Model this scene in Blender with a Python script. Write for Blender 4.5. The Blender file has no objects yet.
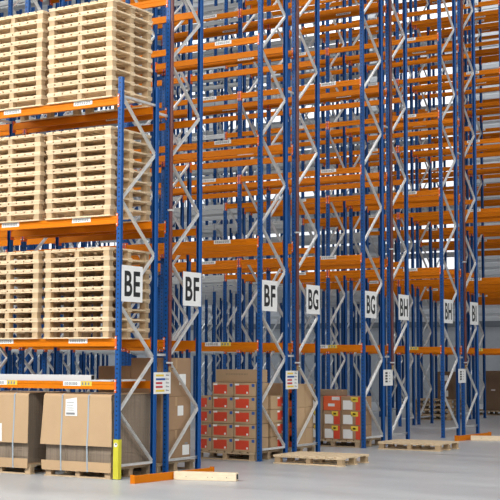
import bpy, math, random
from mathutils import Vector, Matrix
random.seed(7)
C = bpy.context.scene.collection
sc = bpy.context.scene
R = math.radians
ORD = ['lowest', 'second', 'third', 'fourth', 'fifth', 'sixth', 'seventh', 'eighth', 'ninth', 'tenth']

# ------------------------------------------------------------------ camera
F = 1299.55
yaw, pit, rol = R(31.0176), R(4.8275), R(0.1689)
CAM = Vector((11.0824, -14.8362, 1.6812))
fw = Vector((-math.sin(yaw)*math.cos(pit), math.cos(yaw)*math.cos(pit), math.sin(pit)))
rt0 = Vector((math.cos(yaw), math.sin(yaw), 0)); up0 = rt0.cross(fw)
rt = rt0*math.cos(rol) + up0*math.sin(rol); up = up0*math.cos(rol) - rt0*math.sin(rol)
cd = bpy.data.cameras.new('camera'); cam = bpy.data.objects.new('camera', cd); C.objects.link(cam)
cd.sensor_width = 36; cd.lens = F/500*36; cd.clip_end = 200
cam.matrix_world = Matrix(((rt.x, up.x, -fw.x, CAM.x), (rt.y, up.y, -fw.y, CAM.y), (rt.z, up.z, -fw.z, CAM.z), (0, 0, 0, 1)))
sc.camera = cam
def in_view(pts, m=70):                 # is any of the rack part near the camera's cone
    us, vs = [], []
    for p in pts:
        v = Vector(p) - CAM; d = max(v.dot(fw), .1)
        us.append(250 + F*v.dot(rt)/d); vs.append(250 - F*v.dot(up)/d)
    return max(us) > -m and min(us) < 500+m and max(vs) > -m and min(vs) < 500+m

# ------------------------------------------------------------------ materials
def mat(name, col, rough=.5, metal=0., var=0., noise=0., nscale=8., bump=0., bscale=60., stretch=None, spec=.5):
    m = bpy.data.materials.new(name); m.use_nodes = True
    nt = m.node_tree; b = nt.nodes['Principled BSDF']
    b.inputs['Base Color'].default_value = (*col, 1); b.inputs['Roughness'].default_value = rough
    b.inputs['Metallic'].default_value = metal; b.inputs['Specular IOR Level'].default_value = spec
    L = nt.links.new
    tc = nt.nodes.new('ShaderNodeTexCoord'); mp = nt.nodes.new('ShaderNodeMapping')
    L(tc.outputs['Object'], mp.inputs['Vector'])
    if stretch: mp.inputs['Scale'].default_value = stretch
    val = None
    if noise:
        n = nt.nodes.new('ShaderNodeTexNoise'); n.inputs['Scale'].default_value = nscale; n.inputs['Detail'].default_value = 4
        L(mp.outputs['Vector'], n.inputs['Vector'])
        r = nt.nodes.new('ShaderNodeMapRange'); r.inputs['From Min'].default_value = .3; r.inputs['From Max'].default_value = .7
        r.inputs['To Min'].default_value = 1-noise; r.inputs['To Max'].default_value = 1+noise
        L(n.outputs['Fac'], r.inputs['Value']); val = r.outputs['Result']
    if var:
        oi = nt.nodes.new('ShaderNodeObjectInfo'); r2 = nt.nodes.new('ShaderNodeMapRange')
        r2.inputs['To Min'].default_value = 1-var; r2.inputs['To Max'].default_value = 1+var
        L(oi.outputs['Random'], r2.inputs['Value'])
        if val is None: val = r2.outputs['Result']
        else:
            mu = nt.nodes.new('ShaderNodeMath'); mu.operation = 'MULTIPLY'; L(val, mu.inputs[0]); L(r2.outputs['Result'], mu.inputs[1]); val = mu.outputs[0]
    if val is not None:
        sm = nt.nodes.new('ShaderNodeVectorMath'); sm.operation = 'SCALE'; sm.inputs[0].default_value = col
        L(val, sm.inputs['Scale']); L(sm.outputs['Vector'], b.inputs['Base Color'])
    if bump:
        n2 = nt.nodes.new('ShaderNodeTexNoise'); n2.inputs['Scale'].default_value = bscale; L(mp.outputs['Vector'], n2.inputs['Vector'])
        bp = nt.nodes.new('ShaderNodeBump'); bp.inputs['Strength'].default_value = bump; bp.inputs['Distance'].default_value = .01
        L(n2.outputs['Fac'], bp.inputs['Height']); L(bp.outputs['Normal'], b.inputs['Normal'])
    return m

M = {}
M['orange'] = mat('orange_paint', (.62, .172, .003), .5, var=.07, noise=.05, nscale=3, spec=.12)
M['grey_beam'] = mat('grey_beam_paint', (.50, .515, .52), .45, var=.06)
M['connector'] = mat('connector_paint', (.72, .12, .02), .4, var=.08)
M['blue'] = mat('blue_paint', (.005, .072, .262), .42, var=.06, spec=.3)
M['blue_holes'] = mat('perforated_blue_paint', (.005, .072, .262), .42, spec=.3)
M['galv'] = mat('galvanised_steel', (.80, .81, .81), .38, .5, var=.08, noise=.08, nscale=14)
M['grey_steel'] = mat('grey_steel', (.33, .35, .37), .45, .4)
M['pipe'] = mat('dark_red_pipe_paint', (.105, .022, .022), .45)
M['brass'] = mat('brass', (.5, .33, .15), .35, .8)
M['wood'] = mat('pale_pallet_wood', (.74, .57, .37), .75, var=.10, noise=.13, nscale=5, stretch=(2, 6, 14), bump=.12)
M['wood_worn'] = mat('worn_pallet_wood', (.47, .35, .22), .8, var=.14, noise=.2, nscale=5, stretch=(2, 6, 14), bump=.15)
M['wood_block'] = mat('pallet_block_wood', (.47, .33, .19), .8, var=.14, noise=.15, nscale=9, bump=.12)
M['wood_worn_block'] = mat('worn_pallet_block_wood', (.42, .30, .185), .8, var=.14, noise=.2, nscale=9, bump=.15)
M['timber'] = mat('planed_timber', (.80, .65, .46), .7, noise=.09, nscale=4, stretch=(2, 14, 14))
M['card'] = mat('tan_cardboard', (.50, .335, .19), .8, var=.05, noise=.04, nscale=3)
M['card_brown'] = mat('brown_cardboard', (.33, .205, .115), .82, var=.08, noise=.05, nscale=3)
M['card_mid'] = mat('mid_tan_cardboard', (.42, .285, .165), .82, var=.08, noise=.05, nscale=3)
M['card_dark'] = mat('dark_brown_cardboard', (.17, .105, .06), .82, var=.05, noise=.06, nscale=3)
M['card_grey'] = mat('grey_brown_cardboard', (.27, .195, .125), .85, var=.08, noise=.08, nscale=6)
M['card_edge'] = mat('cardboard_sheet_edges', (.27, .21, .155), .9, noise=.16, nscale=3, stretch=(14, 14, .5))
M['tape'] = mat('brown_tape', (.42, .27, .14), .35)
M['red'] = mat('red_print', (.62, .055, .02), .55, var=.06)
M['redor'] = mat('orange_red_print', (.66, .10, .025), .6, var=.06)
M['white'] = mat('white_paper', (.78, .78, .76), .6)
M['sign'] = mat('white_sign_plastic', (.80, .80, .79), .4)
M['black'] = mat('black_print', (.012, .012, .014), .5)
M['grey_ink'] = mat('grey_print', (.22, .22, .23), .6)
M['yellow'] = mat('yellow_paint', (.58, .54, .035), .4, noise=.05)
M['yel_ink'] = mat('yellow_print', (.75, .55, .05), .55)
M['blue_ink'] = mat('blue_print', (.03, .09, .32), .55)
M['red_ink'] = mat('dark_red_print', (.50, .04, .05), .55)
M['strap'] = mat('grey_blue_strap', (.33, .40, .46), .4)
M['tube'] = mat('white_grey_lacquer', (.56, .57, .58), .4)
M['dark'] = mat('dark_void', (.02, .02, .022), .8)
M['clip'] = mat('white_plastic_clip', (.75, .72, .70), .5)

def holes(m):                            # punched slots on the post faces, drawn in the post's own space
    nt = m.node_tree; b = nt.nodes['Principled BSDF']; L = nt.links.new
    tc = nt.nodes.new('ShaderNodeTexCoord'); sp = nt.nodes.new('ShaderNodeSeparateXYZ'); L(tc.outputs['Object'], sp.inputs[0])
    def math_(op, a, bb):
        n = nt.nodes.new('ShaderNodeMath'); n.operation = op
        for i, v in enumerate((a, bb)):
            if isinstance(v, (int, float)): n.inputs[i].default_value = v
            elif v is not None: L(v, n.inputs[i])
        return n.outputs[0]
    fz = math_('FRACT', math_('DIVIDE', sp.outputs['Z'], .066), None)
    inz = math_('MULTIPLY', math_('GREATER_THAN', fz, .33), math_('LESS_THAN', fz, .67))
    ax = math_('ABSOLUTE', sp.outputs['X'], None)
    inx = math_('LESS_THAN', ax, .011)
    gm = nt.nodes.new('ShaderNodeNewGeometry'); 
    vt = nt.nodes.new('ShaderNodeVectorTransform'); vt.vector_type = 'NORMAL'; vt.convert_from = 'WORLD'; vt.convert_to = 'OBJECT'
    L(gm.outputs['Normal'], vt.inputs[0]); sn = nt.nodes.new('ShaderNodeSeparateXYZ'); L(vt.outputs[0], sn.inputs[0])
    fy = math_('LESS_THAN', sn.outputs['Y'], -.7)
    fac = math_('MULTIPLY', math_('MULTIPLY', inz, inx), fy)
    mx = nt.nodes.new('ShaderNodeMix'); mx.data_type = 'RGBA'; L(fac, mx.inputs[0])
    mx.inputs[6].default_value = (.005, .072, .262, 1); mx.inputs[7].default_value = (.006, .012, .03, 1)
    L(mx.outputs[2], b.inputs['Base Color'])
holes(M['blue_holes'])

# ------------------------------------------------------------------ mesh helpers
class MB:
    def __init__(s): s.v = []; s.f = []; s.m = []
    def quad(s, pts, mi=0):
        i = len(s.v); s.v += [tuple(p) for p in pts]; s.f.append(tuple(range(i, i+len(pts)))); s.m.append(mi); return s
    def hexa(s, p, mi=0):                # p: 4 bottom, 4 top
        i = len(s.v); s.v += [tuple(q) for q in p]
        for f in ((3, 2, 1, 0), (4, 5, 6, 7), (0, 1, 5, 4), (1, 2, 6, 5), (2, 3, 7, 6), (3, 0, 4, 7)):
            s.f.append(tuple(i+k for k in f)); s.m.append(mi)
        return s
    def box(s, x0, x1, y0, y1, z0, z1, mi=0):
        return s.hexa([(x0, y0, z0), (x1, y0, z0), (x1, y1, z0), (x0, y1, z0), (x0, y0, z1), (x1, y0, z1), (x1, y1, z1), (x0, y1, z1)], mi)
    def cbox(s, x0, x1, y0, y1, z0, z1, c=.004, mi=0):   # box with chamfered vertical and top edges
        pts = [(x0+c, y0), (x1-c, y0), (x1, y0+c), (x1, y1-c), (x1-c, y1), (x0+c, y1), (x0, y1-c), (x0, y0+c)]
        cx, cy = (x0+x1)/2, (y0+y1)/2
        sx, sy = 1-2*c/(x1-x0), 1-2*c/(y1-y0)
        inner = [(cx+(x-cx)*sx, cy+(y-cy)*sy) for x, y in pts]
        rings = [(inner, z0), (pts, z0+c), (pts, z1-c), (inner, z1)]
        i = len(s.v)
        for r, z in rings: s.v += [(x, y, z) for x, y in r]
        s.f.append(tuple(i+k for k in range(7, -1, -1))); s.m.append(mi)
        for q in range(3):
            for k in range(8):
                a, b = i+q*8+k, i+q*8+(k+1) % 8
                s.f.append((a, b, b+8, a+8)); s.m.append(mi)
        s.f.append(tuple(i+24+k for k in range(8))); s.m.append(mi)
        return s
    def prism(s, prof, axis, a0, a1, mi=0):   # prof: list of 2D pts, counter-clockwise seen from +axis
        n = len(prof); i = len(s.v)
        for a in (a0, a1):
            for p, q in prof:
                s.v.append((a, p, q) if axis == 'x' else (p, q, a) if axis == 'z' else (q, a, p))
        s.f.append(tuple(i+k for k in range(n-1, -1, -1))); s.m.append(mi)
        s.f.append(tuple(i+n+k for k in range(n))); s.m.append(mi)
        for k in range(n):
            k2 = (k+1) % n; s.f.append((i+k, i+k2, i+n+k2, i+n+k)); s.m.append(mi)
        return s
    def bar(s, a, b, w, h, upv=(1, 0, 0), mi=0):   # rectangular bar between two points
        a, b = Vector(a), Vector(b); d = (b-a).normalized(); u = Vector(upv); v = d.cross(u).normalized(); u = v.cross(d)
        c = [(-1, -1), (1, -1), (1, 1), (-1, 1)]
        return s.hexa([a+u*(w/2*p)+v*(h/2*q) for p, q in c] + [b+u*(w/2*p)+v*(h/2*q) for p, q in c], mi)
    def tube(s, a, b, r, n=12, mi=0, r2=None):
        a, b = Vector(a), Vector(b); d = (b-a).normalized(); u = d.orthogonal().normalized(); v = d.cross(u); r2 = r if r2 is None else r2
        i = len(s.v)
        for q, rr in ((a, r), (b, r2)):
            for k in range(n):
                t = 2*math.pi*k/n; s.v.append(tuple(q+(u*math.cos(t)+v*math.sin(t))*rr))
        for k in range(n):
            k2 = (k+1) % n; s.f.append((i+k, i+k2, i+n+k2, i+n+k)); s.m.append(mi)
        s.f.append(tuple(i+k for k in range(n-1, -1, -1))); s.m.append(mi); s.f.append(tuple(i+n+k for k in range(n))); s.m.append(mi)
        return s
    def mesh(s, name, mats):
        me = bpy.data.meshes.new(name); me.from_pydata(s.v, [], s.f)
        for m in (mats if isinstance(mats, (list, tuple)) else [mats]): me.materials.append(M[m] if isinstance(m, str) else m)
        me.polygons.foreach_set('material_index', s.m); me.update()
        return me
    def build(s, name, mats, parent=None, loc=(0, 0, 0), rz=0):
        return put(name, s.mesh(name, mats), parent, loc, rz)
def put(name, data, parent=None, loc=(0, 0, 0), rz=0):
    o = bpy.data.objects.new(name, data); C.objects.link(o); o.parent = parent; o.location = loc; o.rotation_euler = (0, 0, rz)
    return o
def tag(o, label, cat, group=None, kind=None):
    o['label'] = label; o['category'] = cat
    if group: o['group'] = group
    if kind: o['kind'] = kind
    return o
def thing(name, label, cat, loc=(0, 0, 0), rz=0, group=None):
    return tag(put(name, None, None, loc, rz), label, cat, group)
def struct(o): o['kind'] = 'structure'; return o
def dup(root, loc, rz=0, label=None, group=None):
    r = root.copy(); C.objects.link(r); r.location = loc; r.rotation_euler = (0, 0, rz)
    if label: r['label'] = label
    if group: r['group'] = group
    for ch in list(root.children):
        c = ch.copy(); C.objects.link(c); c.parent = r
        for g in list(ch.children):
            d = g.copy(); C.objects.link(d); d.parent = c
    return r
def text_mesh(txt, w, h, th=.003, offset=.022):
    cu = bpy.data.curves.new('lettering', 'FONT'); cu.body = txt; cu.offset = offset; cu.extrude = .01; cu.size = 1; cu.resolution_u = 6; cu.space_character = 1.08
    o = bpy.data.objects.new('lettering', cu); C.objects.link(o)
    bpy.context.view_layer.update()
    me = bpy.data.meshes.new_from_object(o.evaluated_get(bpy.context.evaluated_depsgraph_get()))
    bpy.data.objects.remove(o); bpy.data.curves.remove(cu)
    xs = [v.co.x for v in me.vertices]; ys = [v.co.y for v in me.vertices]
    x0, x1, y0, y1 = min(xs), max(xs), min(ys), max(ys)
    for v in me.vertices:                # text x -> +Y, text y -> +Z, facing +X
        x, y, z = v.co; v.co = (z/.01*th/2, (x-(x0+x1)/2)/(x1-x0)*w, (y-(y0+y1)/2)/(y1-y0)*h)
    me.materials.clear(); me.materials.append(M['black'])
    return me

# ------------------------------------------------------------------ setting
def floor_material():
    m = bpy.data.materials.new('power_floated_concrete'); m.use_nodes = True
    nt = m.node_tree; b = nt.nodes['Principled BSDF']; L = nt.links.new
    tc = nt.nodes.new('ShaderNodeTexCoord')
    n1 = nt.nodes.new('ShaderNodeTexNoise'); n1.inputs['Scale'].default_value = .55; n1.inputs['Detail'].default_value = 5
    mp = nt.nodes.new('ShaderNodeMapping'); mp.inputs['Rotation'].default_value = (0, 0, R(20)); mp.inputs['Scale'].default_value = (.5, 2.2, 1)
    L(tc.outputs['Object'], mp.inputs[0]); L(mp.outputs[0], n1.inputs['Vector'])
    n2 = nt.nodes.new('ShaderNodeTexNoise'); n2.inputs['Scale'].default_value = 14; n2.inputs['Detail'].default_value = 6; L(tc.outputs['Object'], n2.inputs['Vector'])
    mx = nt.nodes.new('ShaderNodeMath'); mx.operation = 'MULTIPLY_ADD'; L(n2.outputs['Fac'], mx.inputs[0]); mx.inputs[1].default_value = .25; L(n1.outputs['Fac'], mx.inputs[2])
    cr = nt.nodes.new('ShaderNodeValToRGB'); L(mx.outputs[0], cr.inputs[0])
    cr.color_ramp.elements[0].position = .40; cr.color_ramp.elements[0].color = (.40, .415, .435, 1)
    cr.color_ramp.elements[1].position = .85; cr.color_ramp.elements[1].color = (.52, .535, .55, 1)
    L(cr.outputs[0], b.inputs['Base Color'])
    rr = nt.nodes.new('ShaderNodeMapRange'); rr.inputs['To Min'].default_value = .17; rr.inputs['To Max'].default_value = .5
    L(n1.outputs['Fac'], rr.inputs['Value']); L(rr.outputs[0], b.inputs['Roughness'])
    return m
M['floor'] = floor_material()
XW, YW, HW = -32.0, 33.0, 19.0
fl = MB().quad([(XW, -16, 0), (22, -16, 0), (22, YW, 0), (XW, YW, 0)]).build('floor', 'floor'); struct(fl)
M['clad'] = mat('light_grey_cladding', (.60, .62, .635), .45, noise=.03, nscale=.6)
M['clad_base'] = mat('grey_wall_plinth', (.43, .455, .48), .6, noise=.03)
M['trimdark'] = mat('dark_grey_trim', (.16, .18, .20), .5)
def ribbed(z0, z1, pitch=.30, dep=.045):
    pts = []; z = z0
    while z < z1-1e-6:
        pts += [(0, z), (0, z+pitch*.52), (dep, z+pitch*.62), (dep, z+pitch*.90)]; z += pitch
    pts.append((0, z1)); return pts
w = MB(); pr = ribbed(3.2, HW)
for (d0, za), (d1, zb) in zip(pr, pr[1:]):
    w.quad([(XW, YW+d0, za), (22, YW+d0, za), (22, YW+d1, zb), (XW, YW+d1, zb)])
struct(w.build('wall_back', 'clad'))
w = MB()
for (d0, za), (d1, zb) in zip(pr, pr[1:]):
    w.quad([(XW-d0, -16, za), (XW-d0, YW, za), (XW-d1, YW, zb), (XW-d1, -16, zb)])
struct(w.build('wall_left', 'clad'))
struct(MB().box(XW, 22, YW-.02, YW+.15, 0, 2.98).build('wall_back_plinth', 'clad_base'))
struct(MB().box(XW-.15, XW+.02, -16, YW-.02, 0, 2.98).build('wall_left_plinth', 'clad_base'))
struct(MB().box(XW, 22, YW-.06, YW+.15, 2.98, 3.2).build('trim_1', 'trimdark'))
struct(MB().box(XW-.15, XW+.06, -16, YW-.06, 2.98, 3.2).build('trim_2', 'trimdark'))

def glow(name, col, st):
    m = bpy.data.materials.new(name); m.use_nodes = True; b = m.node_tree.nodes['Principled BSDF']
    b.inputs['Base Color'].default_value = (.8, .8, .8, 1); b.inputs['Emission Color'].default_value = (*col, 1); b.inputs['Emission Strength'].default_value = st
    return m
M['fill_glow'] = glow('added_panel_glow', (.93, .97, 1), 1.35)  # emission of the added panels on the far walls
n = 0
def glow_panel(x0, x1, z0, z1, side):  # glowing panel added so the gaps between racks read white
    global n
    n += 1
    fr, gl = MB(), MB(); f = .06
    def add(b, a0, a1, c0, c1, d0, d1):
        if side == 'back': b.box(a0, a1, YW-d1, YW-d0, c0, c1)
        else: b.box(XW+d0, XW+d1, a0, a1, c0, c1)
    for a0, a1, c0, c1 in ((x0, x1, z0, z0+f), (x0, x1, z1-f, z1), (x0, x0+f, z0+f, z1-f), (x1-f, x1, z0+f, z1-f)): add(fr, a0, a1, c0, c1, .0, .10)
    for k in (1, 2): 
        q = x0+(x1-x0)*k/3; add(fr, q-.03, q+.03, z0+f, z1-f, 0, .09)
    add(gl, x0+f, x1-f, z0+f, z1-f, .03, .05)
    o = struct(fr.build(f'glow_panel_{n}', 'clad_base')); p = gl.build('glow_sheet', 'fill_glow', o)
for z0, z1 in ((5.2, 7.6), (8.3, 10.7), (11.4, 13.8), (14.5, 16.9)):
    for k in range(6): glow_panel(-31+k*3.9, -31+k*3.9+3.3, z0, z1, 'back')
    for k in range(4): glow_panel(9+k*5.9, 9+k*5.9+5.0, z0, z1, 'left')

# ------------------------------------------------------------------ racking
BAY, DEP, GAP, PER = 2.812, .857, .331, 3.928
PX, PY = .036, .034                      # half sizes of a post
def post_mesh(h):
    # open omega profile; the perforated face looks along -Y
    t = .004
    prof = [(-PX, -PY), (PX, -PY), (PX, PY*.55), (PX*.62, PY), (PX*.62-t, PY), (PX-t, PY*.55), (PX-t, -PY+t), (-PX+t, -PY+t), (-PX+t, PY*.55), (-PX*.62+t, PY), (-PX*.62, PY), (-PX, PY*.55)]
    return MB().prism(prof, 'z', 0.006, h).mesh('post', 'blue_holes')
foot_me = MB().box(-.060, .036, -.045, .06, 0, .006).tube((-.048, .045, .006), (-.048, .045, .02), .008, 6).mesh('foot_plate', 'blue')
bprof = [(-.024, -.11), (.024, -.11), (.024, -.028), (.004, -.028), (.004, 0), (-.024, 0), (-.024, -.040), (-.018, -.046), (-.018, -.060), (-.024, -.066)]
def beam_mesh(front, paint='orange', conn='connector'):
    b = MB(); x0, x1 = -BAY+PX, -PX
    sgn = 1 if front else -1
    prof = [(y*sgn, z) for y, z in bprof]
    if sgn < 0: prof = prof[::-1]
    b.prism(prof, 'x', x0+.004, x1-.004, 0)
    for x, s in ((x0, 1), (x1, -1)):     # hooked end connectors wrapping on to the face of the post
        b.box(min(x, x+s*.004), max(x, x+s*.004), -.03, .03, -.155, .035, 1)
        ya, yb = (-.0405, -.0345) if front else (.0345, .0405)
        b.box(min(x+s*.004, x-s*.026), max(x+s*.004, x-s*.026), ya, yb, -.155, .035, 1)
        yc = ya-.006 if front else yb+.0
        b.box(min(x-s*.002, x-s*.02), max(x-s*.002, x-s*.02), yc, yc+.006, .0, .02, 2)
        b.box(min(x-s*.002, x-s*.02), max(x-s*.002, x-s*.02), yc, yc+.006, -.13, -.115, 2)
    return b.mesh('rack_beam', [paint, conn, 'clip'])
beam_front, beam_rear = beam_mesh(True), beam_mesh(False)
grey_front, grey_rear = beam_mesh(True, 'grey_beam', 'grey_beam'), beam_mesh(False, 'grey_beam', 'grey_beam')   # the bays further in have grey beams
def label_mesh(kind):                    # paper strip on the face of a beam, facing -Y; dark marks stand for its small print
    b = MB(); w = .34 if kind == 'plain' else .52
    b.box(-w/2, w/2, -.0015, 0, -.033, .033, 0)
    x = -w/2+.025; wid = w if kind == 'plain' else .3; rnd = random.Random(3)
    while x < -w/2+wid-.04:
        ww = rnd.choice((.022, .028, .034)); b.box(x, x+ww, -.003, -.0015, -.018, .018, 1)
        b.box(x+ww*.35, x+ww*.65, -.004, -.003, -.006, .008, 0); x += ww+.012
    if kind != 'plain':
        b.box(.06, w/2, -.003, -.0015, -.033, .033, 2)
        for q in (.08, .135, .19): b.box(q, q+.03, -.0045, -.003, -.02, .02, 1)
    return b.mesh('label', ['white', 'grey_ink', 'yel_ink'])
lab_plain, lab_yel = label_mesh('plain'), label_mesh('yellow')
def brace_nodes(h, low_front):
    zs = []; k = 0
    while True:                          # rear apexes at .18 + 1.505 k, front apexes half a step higher
        z = .19 + .7525*k
        if z > h-.25: break
        zs.append((z, k % 2 == (1 if not low_front else 0))); k += 1
    return zs                            # (height, is it on the aisle post)
post_cache, lattice_cache = {}, {}
def brace_pieces(h, yf, yr):
    zs = brace_nodes(h, False); out = []
    pt = lambda z, fr: (0, (yf if fr else yr), z)
    sg = 1 if yr > yf else -1
    trim = lambda p: (p[0], p[1] + (sg*.012 if p[1] == yf else -sg*.012), p[2])
    out.append((trim((0, yf, .19)), trim((0, yr, .19))))
    for (za, fa), (zb, fb) in zip(zs, zs[1:]): out.append((trim(pt(za, fa)), trim(pt(zb, fb))))
    out.append((trim((0, yf, zs[-1][0])), trim((0, yr, zs[-1][0]))))
    return out
def brace_bar(b, a, c, i, facing):
    opn = 1 if (i % 2 == 1) == (facing < 0) else -1
    off = .004 if i % 2 else -.004
    a = (a[0]+off, a[1], a[2]); c = (c[0]+off, c[1], c[2])
    # cold-formed channel: one web, two flanges; neighbours face opposite ways
    A, B = Vector(a), Vector(c); d = (B-A).normalized(); v = Vector((1, 0, 0)).cross(d).normalized()
    w, dep, t = .033, .040, .004
    o = Vector((-opn*(dep/2-t/2), 0, 0)); b.bar(A+o, B+o, t, w)
    for q in (-1, 1):
        o = v*(q*(w/2-t/2)) + Vector((opn*t/2, 0, 0)); b.bar(A+o, B+o, dep-t, t)
    return b
def make_row(label, y_front, facing, h, levels, nbays, group='pallet racks standing in rows'):
    """y_front: y of the aisle post; facing -1: the aisle lies towards the camera, +1: away from it"""
    root = thing('pallet_rack', label, 'pallet rack', (0, y_front, 0), 0, group)
    yr = -facing*DEP
    ylo, yhi = min(0, yr), max(0, yr)
    if h not in post_cache: post_cache[h] = post_mesh(h)
    for k in range(nbays+1):
        x = -BAY*k
        if not in_view([(x, y_front+y, z) for y in (0, yr) for z in (0, h)]): continue
        fr = put('upright_frame', None, root, (x, 0, 0))
        for y, rz in ((ylo, 0), (yhi, math.pi)):
            put('post', post_cache[h], fr, (0, y, 0), rz); put('foot_plate', foot_me, fr, (0, y, 0), rz)
        if k == 0:
            for i, (a, c) in enumerate(brace_pieces(h, 0, yr)): brace_bar(MB(), a, c, i, facing).build('brace', 'galv', fr)
        else:
            key = (h, facing)
            if key not in lattice_cache:
                b = MB()
                for i, (a, c) in enumerate(brace_pieces(h, 0, yr)): brace_bar(b, a, c, i, facing)
                lattice_cache[key] = b.mesh('bracing', 'galv')
            put('bracing', lattice_cache[key], fr)
    todo = []
    for k in range(nbays):
        for li, z in enumerate(levels):
            for y in (ylo, yhi):
                x = -BAY*k; yy = y_front+y
                if (k < 5 or li == 0) and in_view([(x, yy, z), (x-BAY, yy, z)], 45): todo.append((((Vector((x-BAY/2, yy, z))-CAM).length), k, li, z, y))
    todo.sort(); rest = MB()
    for n, (dist, k, li, z, y) in enumerate(todo):
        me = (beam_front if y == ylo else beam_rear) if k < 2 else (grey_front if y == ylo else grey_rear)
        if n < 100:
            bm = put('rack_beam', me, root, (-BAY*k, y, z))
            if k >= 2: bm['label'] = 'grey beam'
            if k <= 3 and y == ylo:
                bay_y = (z < 2.1)
                xs = (-.78, -2.05) if k == 0 and facing < 0 and not bay_y else (-1.0,)
                if facing < 0:
                    if y_front < .1: xs = (-.68, -2.03) if not bay_y else (-.71, -2.10)
                    else: xs = (-.74,) if not bay_y else (-.82,)
                for q in xs: put('label', lab_yel if (bay_y and (z < 1.5 or y_front > .1)) else lab_plain, bm, (q, -.0245, -.033))
        else:
            i = len(rest.v); rest.v += [(v.co.x-BAY*k, v.co.y+y, v.co.z+z) for v in me.vertices]
            for p in me.polygons: rest.f.append(tuple(i+q for q in p.vertices)); rest.m.append(p.material_index)
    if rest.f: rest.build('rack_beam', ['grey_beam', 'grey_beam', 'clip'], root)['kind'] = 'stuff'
    return root
LEV = [1.976, 3.724, 5.447, 7.19, 8.94, 10.69, 12.44]
H_TALL = 13.0
rows = [
 ('low blue and orange rack loaded with pallet stacks, its posts ending below the others', 0.0, -1, 5.73, [1.366]+LEV[:3], 2),
 ('tall blue and orange rack directly behind the low loaded rack', 2.05, 1, H_TALL, LEV, 8),
 ('tall blue and orange rack standing over the cartons with red panels', PER, -1, H_TALL, LEV, 8),
 ('tall blue and orange rack standing over the tan cartons beside the red-panelled ones', PER+2*DEP+GAP, 1, H_TALL, LEV, 8),
 ('tall blue and orange rack standing over the cartons with yellow stickers', 2*PER, -1, H_TALL, LEV, 8),
 ('tall rack whose end post carries the nearer BH sign', 2*PER+2*DEP+GAP, 1, H_TALL, LEV, 8),
 ('tall rack with the farther BH sign on its end post', 3*PER, -1, H_TALL, LEV, 8),
 ('tall blue and orange rack whose end post carries the BI sign', 3*PER+2*DEP+GAP, 1, H_TALL, LEV, 8),
 ('first tall rack across the aisle beyond the BI sign', 4*PER, -1, H_TALL, LEV, 8),
 ('second tall rack beyond the BI sign, back to back with the first', 4*PER+2*DEP+GAP, 1, H_TALL, LEV, 8),
 ('tall far rack with the low pallet stack standing under its beams', 5*PER, -1, H_TALL, LEV, 8),
 ('tall far rack backing on the one over the low pallet stack', 5*PER+2*DEP+GAP, 1, H_TALL, LEV, 8),
 ('tall far rack standing over the dark brown carton at the picture edge', 6*PER, -1, H_TALL, LEV, 8),
 ('tall far rack backing on the one over the dark brown carton', 6*PER+2*DEP+GAP, 1, H_TALL, LEV, 8),
 ('farthest tall rack, standing last before the grey wall', 7*PER, -1, H_TALL, LEV, 8),
]
racks = [make_row(*r) for r in rows]
# galvanised spacers bolted between the rear posts of back-to-back rows
for i, where in ((0, 'behind the low loaded rack'), (2, 'beside the red-panelled cartons'), (4, 'beside the yellow-stickered cartons'), (6, 'between the farther BH sign and the BI sign')):
    y0 = racks[i].location.y + DEP + PY + .001
    for z in ((1.75, 5.35) if i == 0 else (1.75, 6.4)):
        tag(MB().box(-.012, .012, 0, GAP-2*PY-.002, -.018, .018).build('row_spacer', 'galv', None, (0, y0, z)), f'short galvanised {"lower" if z < 3 else "upper"} spacer bar {where}', 'spacer bar', 'spacer bars between back-to-back racks')

# ------------------------------------------------------------------ signs, placards, pipes, guard
SIGN = [('BE', 0.0, 'beside the loaded pallet stacks', 1), ('BF', 2.055, 'on the post behind the loaded rack', -1), ('BF', PER, 'on the perforated post above the red-panelled cartons', 1),
        ('BG', PER+2.055, 'on the post behind the red-panelled cartons', -1), ('BG', 2*PER, 'on the post beside the yellow-stickered cartons', 1), ('BH', 2*PER+2.055, 'next to the farther BG sign', -1),
        ('BH', 3*PER, 'next to the BI sign', 1), ('BI', 3*PER+2.055, 'on a rack end post, farthest of all the signs', -1)]
plate_me = MB().box(.0375, .0440, -.25, .25, -.26, .26).mesh('plate', 'sign')
for t, y, where, s in SIGN:
    g = thing('aisle_sign', f'white {t} sign {where}', 'sign', (0, y+s*.25, 2.76), 0, 'aisle letter signs on the rack ends')
    put('plate', plate_me, g)
    put('lettering', text_mesh(t, .375 if t != 'BI' else .27, .365), g, (.045, 0, 0))
    MB().tube((.0435, -.235*s, .2), (.0465, -.235*s, .2), .010, 8).tube((.0435, -.235*s, -.2), (.0465, -.235*s, -.2), .010, 8).build('screw', 'galv', g)
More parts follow.
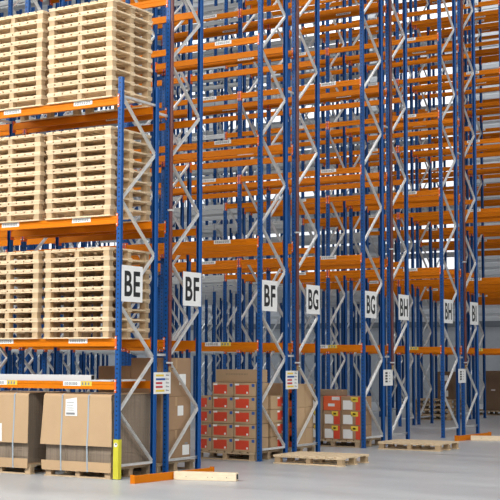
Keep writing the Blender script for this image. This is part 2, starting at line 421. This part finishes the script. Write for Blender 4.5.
for i, (yr, where) in enumerate(((DEP+GAP/2, 'on the posts behind the yellow guard'), (PER+DEP+GAP/2, 'on the posts beside the red-panelled cartons'), (2*PER+DEP+GAP/2, 'on the posts by the second floor pallet'), (3*PER+DEP+GAP/2, 'on the farthest pair of posts'))):
    full = i < 2
    g = thing('notice_board', f'small white notice {"with yellow, blue and red blocks" if full else "with black marks"} {where}', 'notice', (.007, yr, 1.335), 0, 'white notices on the rear posts')
    MB().box(.031, .037, -.215, .215, -.158, .158).build('panel', 'sign', g)
    b = MB()
    if full:
        for j, (mi, ww) in enumerate(((0, .20), (1, .24), (2, .16), (2, .17), (0, .22))):
            z = .112-j*.056; b.box(.037, .039, -.165, -.165+ww, z-.015, z+.015, mi)
            b.box(.037, .039, .09, .17, z-.006, z+.006, 3); b.box(.037, .039, .09, .13, z+.012, z+.017, 3)
    else:
        for j in range(4):
            z = .09-j*.055; b.box(.037, .039, -.13, -.03, z-.018, z+.018, 4); b.box(.037, .039, .05, .09, z-.008, z+.008, 3)
    b.build('print', ['yel_ink', 'blue_ink', 'red_ink', 'grey_ink', 'black'], g)
for yy, where, ztop in ((DEP+GAP-.03, 'behind the low loaded rack', 12.6), (PER+DEP+GAP-.03, 'between the BF and BG signs', 12.6), (2*PER+DEP+GAP-.03, 'between the farther BG sign and BH', 12.6), (3*PER+DEP+GAP-.03, 'between the farther BH sign and BI', 12.6)):
    g = thing('sprinkler_pipe', f'dark red vertical sprinkler pipe on rack end {where}', 'pipe', (.078, yy, 0), 0, 'dark red riser pipes')
    MB().tube((0, 0, 1.58), (0, 0, ztop), .027, 14).build('riser', 'pipe', g)
    b = MB()
    for z in (2.6, 5.2, 7.8, 10.4): b.tube((0, 0, z-.04), (0, 0, z+.04), .036, 14)
    b.build('coupling', 'pipe', g)
    MB().tube((0, 0, 1.52), (0, 0, 1.58), .018, 10).tube((0, 0, 1.497), (0, 0, 1.52), .03, 10, 0, .012).bar((0, -.02, 1.545), (0, .09, 1.545), .016, .016).build('nozzle', 'brass', g)
    MB().box(-.034, .034, -.036, .036, 1.62, 1.645).box(-.034, .034, -.036, .036, 3.9, 3.925).build('clamp', 'galv', g)
g = thing('post_guard', 'yellow steel guard with white disc at the foot of the loaded rack', 'post guard', (0, 0, 0))
t = .006
prof = [(-.040, -.047), (.040, -.047), (.046, -.041), (.046, .03), (.040, .03), (.040, -.041), (-.040, -.041), (-.040, .03), (-.046, .03), (-.046, -.041)]
MB().prism(prof, 'z', 0.007, .56).build('shell', 'yellow', g)
d = MB(); d.tube((.004, -.0465, .485), (.004, -.050, .485), .030, 18); d.build('disc', 'white', g)
MB().tube((.008, -.0500, .495), (.008, -.051, .495), .013, 12).build('disc_mark', 'black', g)

# ------------------------------------------------------------------ pallets
def make_pallet(wood, label, loc, rz, group, lx=1.2, ly=1.0):
    g = thing('wooden_pallet', label, 'pallet', loc, rz, group)
    hx, hy = lx/2, ly/2
    b = MB(); bw = .122*lx/1.2; gp = (lx-8*bw)/7
    for i in range(8):
        x = -hx+i*(bw+gp); b.box(x, x+bw, -hy, hy, .122, .144)
    b.build('deck', wood, g)
    for y in (-hy+.05, 0, hy-.05):
        MB().box(-hx, hx, -.05, .05, 0, .018).build('stringer_board', wood, g, (0, y+(.008 if y < 0 else -.008 if y > 0 else 0), .1035))
        MB().box(-hx, hx, -.05, .05, 0, .018).build('bottom_board', wood, g, (0, y, 0.0005))
        for x, w_ in ((-hx+.06, .10), (0, .078), (hx-.06, .10)):
            yo = .008*(1 if y < 0 else -1 if y > 0 else 0); MB().box(-w_/2, w_/2, -.045, .045, 0, .0843).build('block', wood+'_block', g, (x-.006*(x > 0)+.006*(x < 0), y+yo, .0189))
    return g
WOODG = 'pale pallets stacked on the loaded rack'
shelf = [(LEV[0], 9, 'lowest pallet shelf'), (LEV[1], 9, 'middle pallet shelf'), (LEV[2], 10, 'topmost shelf')]
proto = None
for z0, n, sname in shelf:
    for side, (xc, sw) in enumerate(((-.722, 'stack beside the end post'), (-2.03, 'stack away from the end post'))):
        for i in range(n):
            hgt = 'topmost' if i == n-1 else ORD[i] + (' from bottom' if i else '')
            lab = f'pale pallet, {hgt}, {sw}, {sname}'
            loc = (xc+random.uniform(-.006, .006), .43+random.uniform(-.006, .006), z0+.001+i*.1446)
            rz = random.uniform(-.003, .003)
            if proto is None: proto = make_pallet('wood', lab, loc, rz, WOODG)
            else: dup(proto, loc, rz, lab, WOODG)
worn = make_pallet('wood_worn', 'worn pallet under the strapped cardboard load next to the yellow guard', (-.69, .465, 0), 0, 'pallets on the floor')
dup(worn, (-2.15, .465, 0), 0, 'worn pallet under the strapped cardboard load at the picture edge', 'pallets on the floor')
dup(worn, (-.70, 1.62, 0), 0, 'worn pallet under the tall brown carton stack behind the loaded rack', 'pallets on the floor')
dup(worn, (-.68, 4.40, 0), 0, 'worn pallet under the cartons with red panels', 'pallets on the floor')
dup(worn, (-.70, 5.58, 0), 0, 'worn pallet under the tan cartons below the nearer BG sign', 'pallets on the floor')
dup(worn, (-.675, 8.34, 0), 0, 'worn pallet under the cartons with yellow stickers', 'pallets on the floor')
make_pallet('wood', 'empty pale pallet lying on the floor in front of the nearer BG rack end', (1.03, 4.17, 0), 0, 'empty pallets lying in front of the racks', 1.27, .95)
make_pallet('wood', 'empty pale pallet lying on the floor by the farther BG sign post', (.99, 8.20, 0), R(.5), 'empty pallets lying in front of the racks', 1.27, .95)
for i in range(4):
    dup(worn, (-3.62+random.uniform(-.02, .02), 20.1, .001+.1446*i), random.uniform(-.02, .02), f'worn pallet, {"topmost" if i == 3 else ORD[i]} of the low stack under the far rack', 'low far pallet stack')
dup(worn, (-3.485, 24.05, 0), 0, 'worn pallet under the dark brown cartons at the far picture edge', 'pallets on the floor')

# ------------------------------------------------------------------ floor-lying beams and timbers
def floor_beam(label, a, b_, grp):
    a, b_ = Vector(a), Vector(b_); d = b_-a; L_ = d.length
    g = thing('barrier_beam', label, 'floor beam', (a.x, a.y, 0), math.atan2(d.y, d.x), grp)
    MB().prism([(-.03, 0.001), (.03, .001), (.03, .105), (-.03, .105)], 'x', 0, L_).build('rail', 'orange', g)
    MB().box(-.006, 0, -.04, .04, .001, .12).box(L_, L_+.006, -.04, .04, .001, .12).build('end_plate', 'orange', g)
floor_beam('orange beam lying on the floor beside the yellow guard', (.545, -.38), (.70, 1.37), 'orange beams lying on the floor')
floor_beam('orange beam lying on the floor below the BI sign', (.68, 10.85), (.79, 12.5), 'orange beams lying on the floor')
def timber(label, p, q, h=.115, wd=.12):
    p, q = Vector(p), Vector(q); d = q-p; L_ = d.length
    g = thing('timber_beam', label, 'timber', (p.x, p.y, 0), math.atan2(d.y, d.x), 'pale timbers lying on the floor')
    MB().cbox(0, L_, 0, wd, .001, h, .004).build('plank', 'timber', g)
    MB().box(L_, L_+.002, .02, wd-.02, .025, h-.02).build('end_hole', 'dark', g)
    b = MB()
    for f in (.2, .55, .62, .85): b.tube((L_*f, 0.0, .05), (L_*f, -.002, .05), .006, 8)
    b.build('nail', 'dark', g)
timber('pale timber beam lying on the floor, end hole near the red-panelled cartons', (.67, .42), (1.55, .66))
timber('pale timber beam lying on the floor at the far picture edge', (.86, 11.2), (1.9, 11.6), .10)

# ------------------------------------------------------------------ cartons
def add_carton(name, label, x0, x1, y0, y1, z0, z1, body, group, prints=(), rz=0.):
    z0 += .0005
    cx, cy = (x0+x1)/2, (y0+y1)/2; hx, hy, h = (x1-x0)/2, (y1-y0)/2, z1-z0
    g = thing(name, label, 'carton', (cx, cy, z0), rz, group)
    b = MB().cbox(-hx, hx, -hy, hy, 0, h, .006)
    b.build('box', body, g)
    tp = MB().box(-hx*.98, hx*.98, -.025, .025, h, h+.0008)
    tp.box(hx, hx+.0008, -.025, .025, h*.72, h-.004)
    tp.build('tape', 'tape', g)
    for nm, face, u0, u1, v0, v1, mt in prints:    # fractions of the face
        th = .0012 if nm in ('printed_panel',) else .0024
        if face == 'f': q = MB().box(-hx+2*hx*u0, -hx+2*hx*u1, -hy-th, -hy, h*v0, h*v1)
        else: q = MB().box(hx, hx+th, -hy+2*hy*u0, -hy+2*hy*u1, h*v0, h*v1)
        q.build(nm, mt, g)
    return g
RP = lambda f: [('printed_panel', f, .08, .70, .16, .84, 'red'), ('white_label', f, .05, .24, .80, .93, 'white'), ('dot', f, .58, .66, .20, .34, 'white'), ('blue_mark', f, .83, .96, .70, .92, 'blue_ink')]
RG = 'cartons with red panels under the second BF sign'
ZP = .1455; ch = .230
colname = {0: 'column nearest the perforated post', 1: 'middle column', 2: 'column nearest the first BF sign'}
for c, (xa, xb, n) in enumerate(((-.492, -.062, 5), (-.928, -.498, 5), (-1.25, -.934, 4))):
    for i in range(n):
        j = random.uniform(-.006, .006); z = ZP+i*(ch+.001)
        nm = 'bottom' if i == 0 else 'topmost' if i == n-1 else ORD[i]+' from bottom'
        add_carton('carton', f'carton with red panel, {nm}, {colname[c]}', xa+.005, xb-.005, 3.90+j, 4.33+j, z, z+ch-.004, 'card_mid', RG, RP('f') )
for i in range(4):
    z = ZP+i*(ch+.001); nm = 'bottom' if i == 0 else 'topmost' if i == 3 else ORD[i]+' from bottom'
    add_carton('carton', f'brown carton with red end panel, {nm}, rear column seen through frame', -.48, -.062, 4.40, 4.86, z, z+ch-.004, 'card_mid', RG, [('printed_panel', 's', .5, .98, .2, .9, 'red'), ('white_label', 's', .48, .66, .78, .92, 'white'), ('dot', 's', .82, .9, .25, .4, 'white')])
for i in range(3):
    z = ZP+i*(ch+.001)
zt = ZP+5*(ch+.001)
g = add_carton('long_carton', 'long flat brown carton lying on top of the cartons with red panels', -.93, -.085, 4.02, 4.32, zt, zt+.215, 'card_mid', None)
b = MB(); x = -.22
rnd = random.Random(5)
while x < .22:
    ww = rnd.choice((.02, .03, .04)); b.box(x, x+ww, -.152, -.15, .125, .150); x += ww+.014
b.build('print', 'card_grey', g)

# tall brown stack behind the loaded rack
h3 = [.145, .62, 1.12, 1.705]
nmz = ['bottom', 'middle', 'top']
for i in range(3):
    pl = [('white_label', 's', .55, .74, .42, .72, 'white')] if i == 1 else [('white_label', 's', .72, .95, .18, .5, 'white'), ('blue_mark', 's', .80, .9, .52, .58, 'grey_ink')] if i == 0 else [('white_label', 's', .60, .82, .30, .58, 'white')]
    xa = -.66 if i == 2 else -1.28
    add_carton('large_carton', f'large plain brown carton, {nmz[i]} of the tall stack behind the loaded rack', xa, -.10, 1.20, 2.0, h3[i]+.001, h3[i+1], 'card_brown', 'large brown cartons behind the loaded rack', pl)
add_carton('large_carton', 'large plain brown carton, lower one beside the top of the tall stack', -1.28, -.67, 1.20, 2.0, h3[2]+.001, 1.58, 'card_brown', 'large brown cartons behind the loaded rack')
# tan cartons below the nearer BG sign
zz = [.1455, .47, .84, 1.25]
for i in range(3):
    add_carton('carton', f'tan carton with red and white side, {nmz[i]} of the stack below the nearer BG sign', -.60, -.09, 5.36, 5.98, zz[i]+.001, zz[i+1], 'card', 'tan cartons below the nearer BG sign',
               [('red_edge', 'f', .70, .99, .02, .97, 'redor'), ('white_label', 'f', .72, .97, .30, .62, 'white'), ('seam', 's', .49, .51, .02, .98, 'tape')])
add_carton('carton', 'plain brown carton behind the red-panelled cartons, below the notice', -1.15, -.30, 5.14, 5.34, .147, 1.27, 'card_brown', 'tan cartons below the nearer BG sign')
# yellow-stickered cartons
YG = 'cartons with yellow stickers under the farther BG sign'
cn = ['column beside the rack post', 'middle column', 'column away from the post']
for c, (xa, xb) in enumerate(((-.49, -.06), (-.885, -.50), (-1.28, -.895))):
    for i in range(3):
        z = ZP+i*.278; j = random.uniform(-.008, .008)
        hot = (c == 1 and i == 2)
        pl = [('white_label', 'f', .10, .58, .08, .72, 'white'), ('yellow_sticker', 'f', .50, .86, .62, .95, 'yel_ink'), ('sticker_mark', 'f', .60, .74, .72, .84, 'black')] if not hot else [('white_label', 'f', .28, .66, .28, .48, 'white'), ('pale_sticker', 'f', .5, .95, .72, .96, 'clip')]
        if c < 2 and not hot: pl = [('printed_panel', 'f', .62 if c else .74, .97, .04, .96, 'red')] + pl
        body = 'redor' if hot else 'card_grey' if c == 2 else 'card_brown'
        word = 'orange-red carton with a white label' if hot else 'brown carton with white label and yellow sticker'
        add_carton('carton', f'{word}, {nmz[i]} of the {cn[c]}', xa+.003, xb-.003, 7.86+j, 8.34+j, z, z+.277, body, YG, pl)
add_carton('carton', 'flat grey-brown carton lying on top of the cartons with yellow stickers', -1.2, -.62, 7.95, 8.4, ZP+3*.278, ZP+3*.278+.12, 'card_grey', None)
# far cartons
add_carton('carton', 'brown carton with white label standing on the low far pallet stack', -3.50, -3.04, 19.8, 20.4, .5795, .96, 'card_dark', 'cartons on the low far pallet stack', [('white_label', 'f', .2, .7, .2, .65, 'white')])
add_carton('carton', 'brown carton with white label, upper one on the low far pallet stack', -3.50, -3.04, 19.8, 20.4, .961, 1.36, 'card_dark', 'cartons on the low far pallet stack', [('white_label', 'f', .2, .7, .35, .75, 'white')])
add_carton('carton', 'tall dark brown carton at the far picture edge', -3.50, -2.90, 23.6, 24.5, .1455, 1.36, 'card_dark', None, [('white_label', 'f', .30, .52, .5, .53, 'clip')])

# ------------------------------------------------------------------ strapped loads of flat cardboard
def strapped_load(label, xc, w, flare, lab_x, drop=0., straps=(-.27, .22)):
    g = thing('strapped_cardboard_load', label, 'cardboard load', (xc, 0, .1455), 0, 'strapped loads of flat cardboard')
    hw = w/2; y0, y1 = -.03, .95; top = 1.035
    rnd = random.Random(int(w*1000)); b = MB(); z = .012
    while z < top-.012:
        j = rnd.uniform(-.004, .004); th = rnd.uniform(.010, .016)
        cuts = [-hw+.02, -hw*.36, hw*.30, hw-.02]
        for a, c in zip(cuts, cuts[1:]):
            k = rnd.uniform(-.004, .004); b.box(a+.003+j, c-.003+j, y0+.02+k, y1+k, z, z+th*.86)
        z += th
    b.build('sheet_stack', 'card_edge', g)
    # bent cover sheet: folded over the front, sides slightly splayed at the bottom
    c = MB(); yf = y0-.012; zb = .31; t_ = .006
    ys = [(y1, top), (y0+.03, top), (y0, top-.006), (yf, top-.03), (yf-.010, (top+zb)/2), (yf-.030, zb)]
    for (ya, za), (yb, zb_) in zip(ys, ys[1:]):
        fa = flare*max(0, (top-za)/(top-zb)); fb = flare*max(0, (top-zb_)/(top-zb))
        xa, xb = hw+fa, hw+fb
        c.hexa([(-xa, ya, za), (xa, ya, za), (xb, yb, zb_), (-xb, yb, zb_), (-xa, ya-.000-(t_ if za < top-.01 else 0), za+(t_ if za >= top-.01 else 0)), (xa, ya-(t_ if za < top-.01 else 0), za+(t_ if za >= top-.01 else 0)), (xb, yb-(t_ if zb_ < top-.01 else 0), zb_+(t_ if zb_ >= top-.01 else 0)), (-xb, yb-(t_ if zb_ < top-.01 else 0), zb_+(t_ if zb_ >= top-.01 else 0))])
    c.build('cover_sheet', 'card', g)
    tr = MB(); tz = .085
    tr.box(-hw-.01, hw+.01, y0-.02, y1+.01, 0.0005, .010)
    tr.hexa([(-hw-.012, y0-.03, -.055), (hw+.012, y0-.03, -.055), (hw+.012, y0-.022, -.055), (-hw-.012, y0-.022, -.055), (-hw-.018, y0-.04, tz), (hw+.018, y0-.04, tz), (hw+.018, y0-.03, tz), (-hw-.018, y0-.03, tz)])
    tr.build('tray', 'card', g)
    for sx in straps:
        s = MB(); x = sx*w/1.25
        pts = [(x, y1+.012, top+.009), (x, y0+.02, top+.009), (x, yf-.012, top-.02), (x, yf-.018, (top+zb)/2), (x, yf-.0385, zb), (x, y0-.043, tz), (x, y0-.034, -.06)]
        for a, d_ in zip(pts, pts[1:]): s.bar(a, d_, .022, .003)
        s.build('strap', 'strap', g)
    lb = MB(); ly = yf-.0185
    def fy(z): return yf-.0085-.010*max(0, min(1, (top-.03-z)/((top-.03)-(top+zb)/2))) - .020*max(0, min(1, ((top+zb)/2-z)/((top+zb)/2-zb)))
    za, zc = top-.31-drop, top-.045-drop
    x0, x1 = lab_x
    lb.hexa([(x0, fy(za)-.004, za), (x1, fy(za)-.004, za), (x1, fy(za), za), (x0, fy(za), za), (x0, fy(zc)-.004, zc-.03), (x1-.02, fy(zc)-.004, zc), (x1-.02, fy(zc), zc), (x0, fy(zc), zc-.03)], 0)
    for q, hh, ww in ((.02, .028, .9), (.08, .006, .8), (.11, .006, .8), (.15, .006, .7), (.19, .006, .8)):
        zq = za+q; lb.box(x0+.02, x0+.02+(x1-x0-.05)*ww, fy(zq)-.007, fy(zq)-.002, zq, zq+hh, 1)
    lb.build('label', ['white', 'grey_ink'], g)
    return g
strapped_load('strapped load of flat tan cardboard with white label, next to the yellow guard', -.695, 1.22, .035, (-.20, .02))
strapped_load('strapped load of flat tan cardboard at the picture edge, farther from the yellow guard', -2.16, 1.12, .02, (-.17, .09), .40, (-.15, .335))

# ------------------------------------------------------------------ things on the lowest beams
g = thing('square_tube', 'long white square tube lying on the lowest orange beams of the loaded rack', 'tube', (0, 0, 1.367))
b = MB(); xa, xb = -2.72, -.50; s_ = .052
for (y0, y1, z0, z1) in ((.02, .13, 0, .006), (.02, .13, .084, .090), (.02, .026, .006, .084), (.124, .13, .006, .084)): b.box(xa, xb, y0, y1, z0, z1)
b.build('wall', 'tube', g); MB().box(xb-.03, xb-.025, .027, .123, .007, .083).build('hollow_shade', 'dark', g)  # dark sheet inside the open end paints the shade of the hollow
g = thing('flat_board', 'pale flat board lying on the lowest beams behind the end post', 'board', (0, 0, 1.367))
MB().cbox(-.47, -.10, -.02, .80, 0, .022, .003).build('panel', 'tube', g)
g = thing('cardboard_offcut', 'thin brown cardboard piece lying behind the white square tube', 'cardboard', (-1.15, .545, 1.367))
MB().box(-.22, .22, -.40, .39, .0, .012).box(-.20, .18, -.2, .39, .012, .022).build('sheet', 'card_brown', g)

# ------------------------------------------------------------------ light
wd = bpy.data.worlds.new('fill_glow'); sc.world = wd; wd.use_nodes = True
bg = wd.node_tree.nodes['Background']; bg.inputs['Color'].default_value = (.90, .95, 1, 1); bg.inputs['Strength'].default_value = .17
def area(name, loc, target, sx, sy, power, col):
    l = bpy.data.lights.new(name, 'AREA'); l.shape = 'RECTANGLE'; l.size = sx; l.size_y = sy; l.energy = power; l.color = col
    o = bpy.data.objects.new(name, l); C.objects.link(o); o.location = loc
    o.rotation_euler = (Vector(target)-Vector(loc)).to_track_quat('-Z', 'Y').to_euler(); return o
area('front_fill', (-6, -22, 9), (-4, 5, 3), 24, 12, 1900, (1, .975, .94))  # unseen fill added from the front, fading towards the deeper rows
area('overhead_fill', (0, -10.5, 10.5), (0, -.5, 2.2), 30, 3.0, 5600, (1, .99, .96))  # overhead fill added to brighten the floor and the first rack
area('rack_end_floor_fill', (7, 9, 14.5), (5, 9, 0), 3.0, 36, 1900, (1, .99, .96))  # added fill that lightens the floor along the rack ends
area('side_fill', (21, 2, 10), (-2, 9, 3), 22, 9, 2300, (1, .985, .96))  # fill added from the side to whiten the signs and end faces
area('back_wall_fill', (-10, 29.5, 17.5), (-10, 33, 4), 40, 1.0, 1700, (.95, .98, 1))  # added light aimed at the back wall to brighten the background
area('left_wall_fill', (-27, 12, 17.5), (-32, 12, 4), 34, 1.0, 1500, (.95, .98, 1))  # added light that brightens the left wall seen through the racks
sc.view_settings.view_transform = 'Standard'; sc.view_settings.look = 'None'; sc.view_settings.gamma = 1
sc.view_settings.exposure = -0.5
